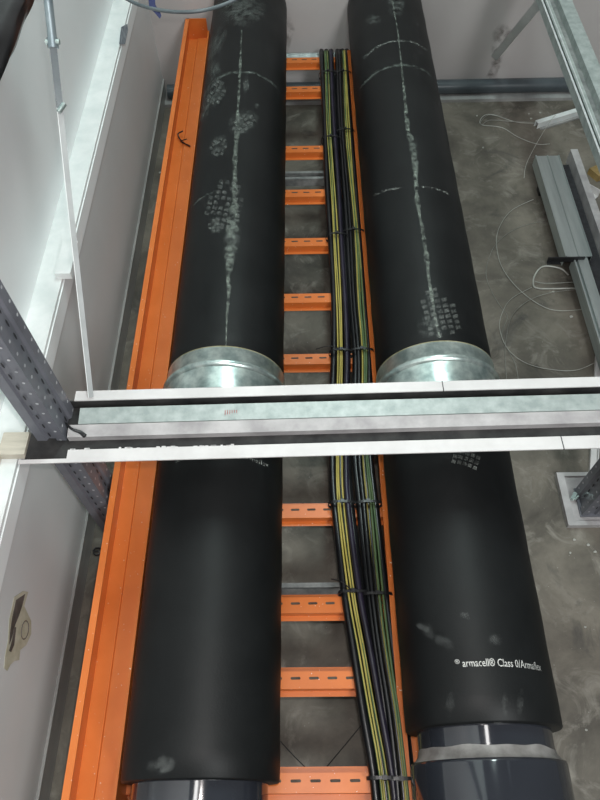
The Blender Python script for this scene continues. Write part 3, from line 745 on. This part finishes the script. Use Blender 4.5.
wire(z8([(505,225),(480,205),(430,200),(405,225),(400,255),(412,265),(440,267),(540,264)]), .0032, 'wirewhite', 'thicker pale flex bent in a hook beside the clip of the floor channel', name='loose_flex', cat='cable')
wire(z8([(402,243),(440,250),(545,245)]), .0016, 'wiregrey', 'short straight grey wire inside the hooked pale flex', lift=.009)
def z6(L): return [(460+x/4.29, 80+y/4.29) for x, y in L]
wire(z6([(320,186),(240,180),(150,152),(110,150),(88,170),(95,193),(180,205),(250,245),(330,275),(385,275)]), .0016, 'wirewhite', 'looped pale wire on the floor at the foot of the far wall')
wire(z6([(330,182),(220,178),(130,172),(95,190),(90,178),(125,150),(200,165)]), .0013, 'wiregrey', 'grey wire tangled with the pale loop by the far wall', lift=.003)
wire(z6([(410,150),(385,180),(330,270),(285,360),(275,420)]), .0013, 'wirewhite', 'straight pale wire leaning from the trunking offcut across the floor', lift=.036)
wire([(280, 741), (292, 754), (306, 768)], .0012, 'cut', 'black string on the floor left side of the nearest gap in the ladder', name='floor_string', cat='string')
wire([(364, 722), (345, 745), (324, 770)], .0012, 'cut', 'black string on the floor right side of the nearest gap in the ladder', name='floor_string', cat='string')
wire([(93, 551), (96, 548), (101, 549), (101, 553), (96, 555), (94, 552), (99, 551)], .003, 'blackplastic', 'black curl of plastic on the floor beside the left wall', name='plastic_curl', cat='scrap')
# zip tie scrap on orange rail
bm = bmesh.new(); zz = .2875
tube(bm, smooth_path([P(183,131,zz+.02), P(178,134,zz+.012), P(180,139,zz+.004), P(184,143,zz+.003), P(190,146,zz+.006)], 6), .0028, 6)
tube(bm, smooth_path([P(183,143,zz+.003), P(181,141,zz+.02), P(187,139,zz+.03)], 5), .002, 6)
tag(obj('tie_scrap', bm, 'blackplastic', smooth=True, origin=tuple(P(181,139,zz))), 'black cut cable tie lying in the orange side rail', 'cable tie')
# ------------------------------------------------------------------ left wall items
c = PX(63, 275, WALLX)  # block under ledge
za = LEDZ; c = P(64, 271, za)
bm = bmesh.new(); box(bm, WALLX-.012, WALLX+.030, c.y-.03, c.y+.09, LEDZ+.001, LEDZ+.022); bmesh.ops.bevel(bm, geom=bm.edges[:], offset=.002, segments=1)
tag(obj('wood_block', bm, 'ledge', origin=(WALLX-.01, c.y, LEDZ)), 'pale block lying on the wall ledge below the hanging rod', 'block')
c = P(24, 450, LEDZ+.02); bm = bmesh.new(); box(bm, WALLX-.035, WALLX+.024, c.y-.012, c.y+.045, LEDZ+.001, LEDZ+.022); box(bm, UPX+.004, WALLX-.0345, c.y-.035, c.y+.02, LEDZ+.001, LEDZ+.016); bmesh.ops.bevel(bm, geom=bm.edges[:], offset=.002, segments=1)
tag(obj('wood_block', bm, 'beige', origin=(WALLX-.01, c.y, LEDZ)), 'stepped pale wood block on the ledge beside the left rack post', 'block')
def wall_patch(pxs, x, mat, name):
    bm = bmesh.new(); vs = [PX(a, b, x) for a, b in pxs]; f = [bm.verts.new(v) for v in vs]; bm.faces.new(f)
    g = bmesh.ops.extrude_face_region(bm, geom=bm.faces[:]); bmesh.ops.translate(bm, verts=[v for v in g['geom'] if isinstance(v, bmesh.types.BMVert)], vec=(.0006, 0, 0))
    return obj(name, bm, mat, origin=tuple(vs[0]))
st = empty('wall_sticker', (0, 0, 0)); tag(st, 'torn yellowed paper sticker with a round seal on the lower left wall', 'sticker')
o = wall_patch([(14,597),(23,591),(28,592),(24,606),(31,621),(31,634),(26,645),(20,650),(19,660),(14,661),(10,665),(7,671),(4,668),(5,655),(8,640),(9,620)], WALLX+.0005, 'paper', 'paper'); o.parent = st
o = wall_patch([(16,600),(25,594),(22,606),(19,615),(15,625),(11,640),(9,645),(10,632),(12,618)], WALLX+.0012, 'ink', 'printed_band'); o.parent = st
o = wall_patch([(14,628),(16,627),(14,645),(11,652),(9,651),(12,640)], WALLX+.0019, 'ink', 'printed_mark'); o.parent = st
bm = bmesh.new(); cc = PX(25, 630, WALLX+.0019)
tube(bm, [cc + Vector((0, .020*math.cos(a*math.pi/10), .020*math.sin(a*math.pi/10))) for a in range(21)], .0012, 4)
o = obj('seal_ring', bm, 'ink', st)
o = wall_patch([(121,27),(127,24),(128,30),(125,44),(119,44)], WALLX+.006, 'stickerblue', 'ledge_sticker'); tag(o, 'small blue and white sticker on the edge of the wall ledge near the top', 'sticker')
# ------------------------------------------------------------------ hanging rod / strap
z0 = CAMZ-1.215; z1 = CAMZ-.62
p0 = P(91, 397, z0); p1 = P(46, -20, z1)
def lerp(t): return p0 + (p1-p0)*t
# parameter where the strap ends (image row 105)
def tt(py):
    lo, hi = 0, 1
    for _ in range(40):
        m_ = (lo+hi)/2; v = ROT.transposed() @ (lerp(m_)-CAMP); yy = 400 - (v.y/-v.z)*FPX
        if yy > py: lo = m_
        else: hi = m_
    return lo
rd = empty('hanging_rod', p0); tag(rd, 'slim diagonal steel tube and flat strap hanging in front of the left wall', 'rod')
def rel(v): return v - p0
bm = bmesh.new(); tube(bm, [rel(lerp(tt(44))), rel(lerp(1.0))], .0085, 12); tube(bm, [rel(lerp(tt(48))), rel(lerp(tt(38)))], .0105, 12); o = obj('tube', bm, 'rod', rd); autosmooth(o)
bm = bmesh.new(); a, b = lerp(tt(108)), lerp(tt(45)); m2 = frame_mat(rel(a), b-a, up=CAMP-p0); box(bm, 0, (b-a).length, -.0065, .0065, -.003, .003, 0, m2); obj('flattened_end', bm, 'hose', rd)
bm = bmesh.new(); b = lerp(tt(100)); m2 = frame_mat((0, 0, 0), b-p0, up=CAMP-p0); box(bm, 0, (b-p0).length, -.0055, .0045, -.001, .001, 0, m2); box(bm, 0, (b-p0).length, .0045, .0058, -.001, .003, 1, m2); o = obj('strap', bm, ['hosepale', 'ledge'], rd)
bm = bmesh.new(); c = rel(lerp(tt(108))); tube(bm, [c+Vector((0, -.012, .0)), c+Vector((.010, .004, .006))], .005, 10); obj('bolt', bm, 'galvbright', rd); bm = bmesh.new(); tube(bm, [rel(lerp(tt(44)))+Vector((-.012,0,.004)), rel(lerp(tt(44)))+Vector((.014,0,.004))], .005, 8); obj('bolt', bm, 'galvbright', rd)
# ------------------------------------------------------------------ grey hose and blue tape at the top
zh = CAMZ-.95
hp = smooth_path([P(85,-30,zh+.06), P(125,-2,zh), P(150,8,zh), P(178,12,zh), P(205,10,zh), P(232,1,zh), P(262,-18,zh+.04)], 8)
bm = bmesh.new(); tube(bm, hp, .0048, 10)
tag(obj('grey_hose', bm, 'hose', smooth=True, origin=tuple(hp[0])), 'thin grey hose drooping across the top left edge', 'hose')
bm = bmesh.new(); c = P(153, 8, zh); t_ = P(161, 19, zh-.02); pts = smooth_path([P(152, -3, zh+.02), c, P(157, 13, zh-.01), t_], 5); prev = None
for i, q in enumerate(pts):
    wd = .011*(1-.6*i/(len(pts)-1)) ; tw = Vector((math.cos(i*.08), math.sin(i*.08)*.4, .35)).normalized()*wd
    row = [bm.verts.new(q-tw+Vector((0,0,.006))), bm.verts.new(q+tw+Vector((0,0,.006))), bm.verts.new(q+tw+Vector((0,0,.0045))), bm.verts.new(q-tw+Vector((0,0,.0045)))]
    if prev:
        for k in range(4): bm.faces.new((prev[k], prev[(k+1)%4], row[(k+1)%4], row[k]))
    prev = row
tag(obj('tape_tail', bm, 'blue', origin=tuple(c)), 'dark blue tape tail hanging from the grey hose', 'tape')
# ------------------------------------------------------------------ black polythene bundle in the top left corner
zb = CAMZ-.75
a = P(34, -10, zb); b = P(-4, 80, zb); ax = b-a
bm = bmesh.new(); nu, nv = 30, 16; ub = (-ax.normalized().cross(Vector((0, 0, 1))))
if ub.x > 0: ub = -ub
L_ = ax.length*1.5; rings = []
for i in range(nu+1):
    row = []; t = i/nu; c = a - ax*.2 + ax.normalized()*L_*t
    for k in range(nv):
        an = 2*math.pi*k/nv; rr = .055*(1 + .10*math.sin(an*5+t*4) + .14*noise.noise(Vector((math.cos(an)*2, math.sin(an)*2, t*5))))
        row.append(bm.verts.new(c + ub*(.058 + rr*math.cos(an)) + Vector((0, 0, rr*.7*math.sin(an)))))
    rings.append(row)
for r0, r1 in zip(rings, rings[1:]):
    for k in range(nv): bm.faces.new((r0[k], r0[(k+1)%nv], r1[(k+1)%nv], r1[k]))
bm.faces.new(rings[0]); bm.faces.new(rings[-1][::-1])
tag(obj('polythene_roll', bm, 'bag', smooth=True, origin=tuple(a)), 'black polythene roll in the top left corner', 'roll')
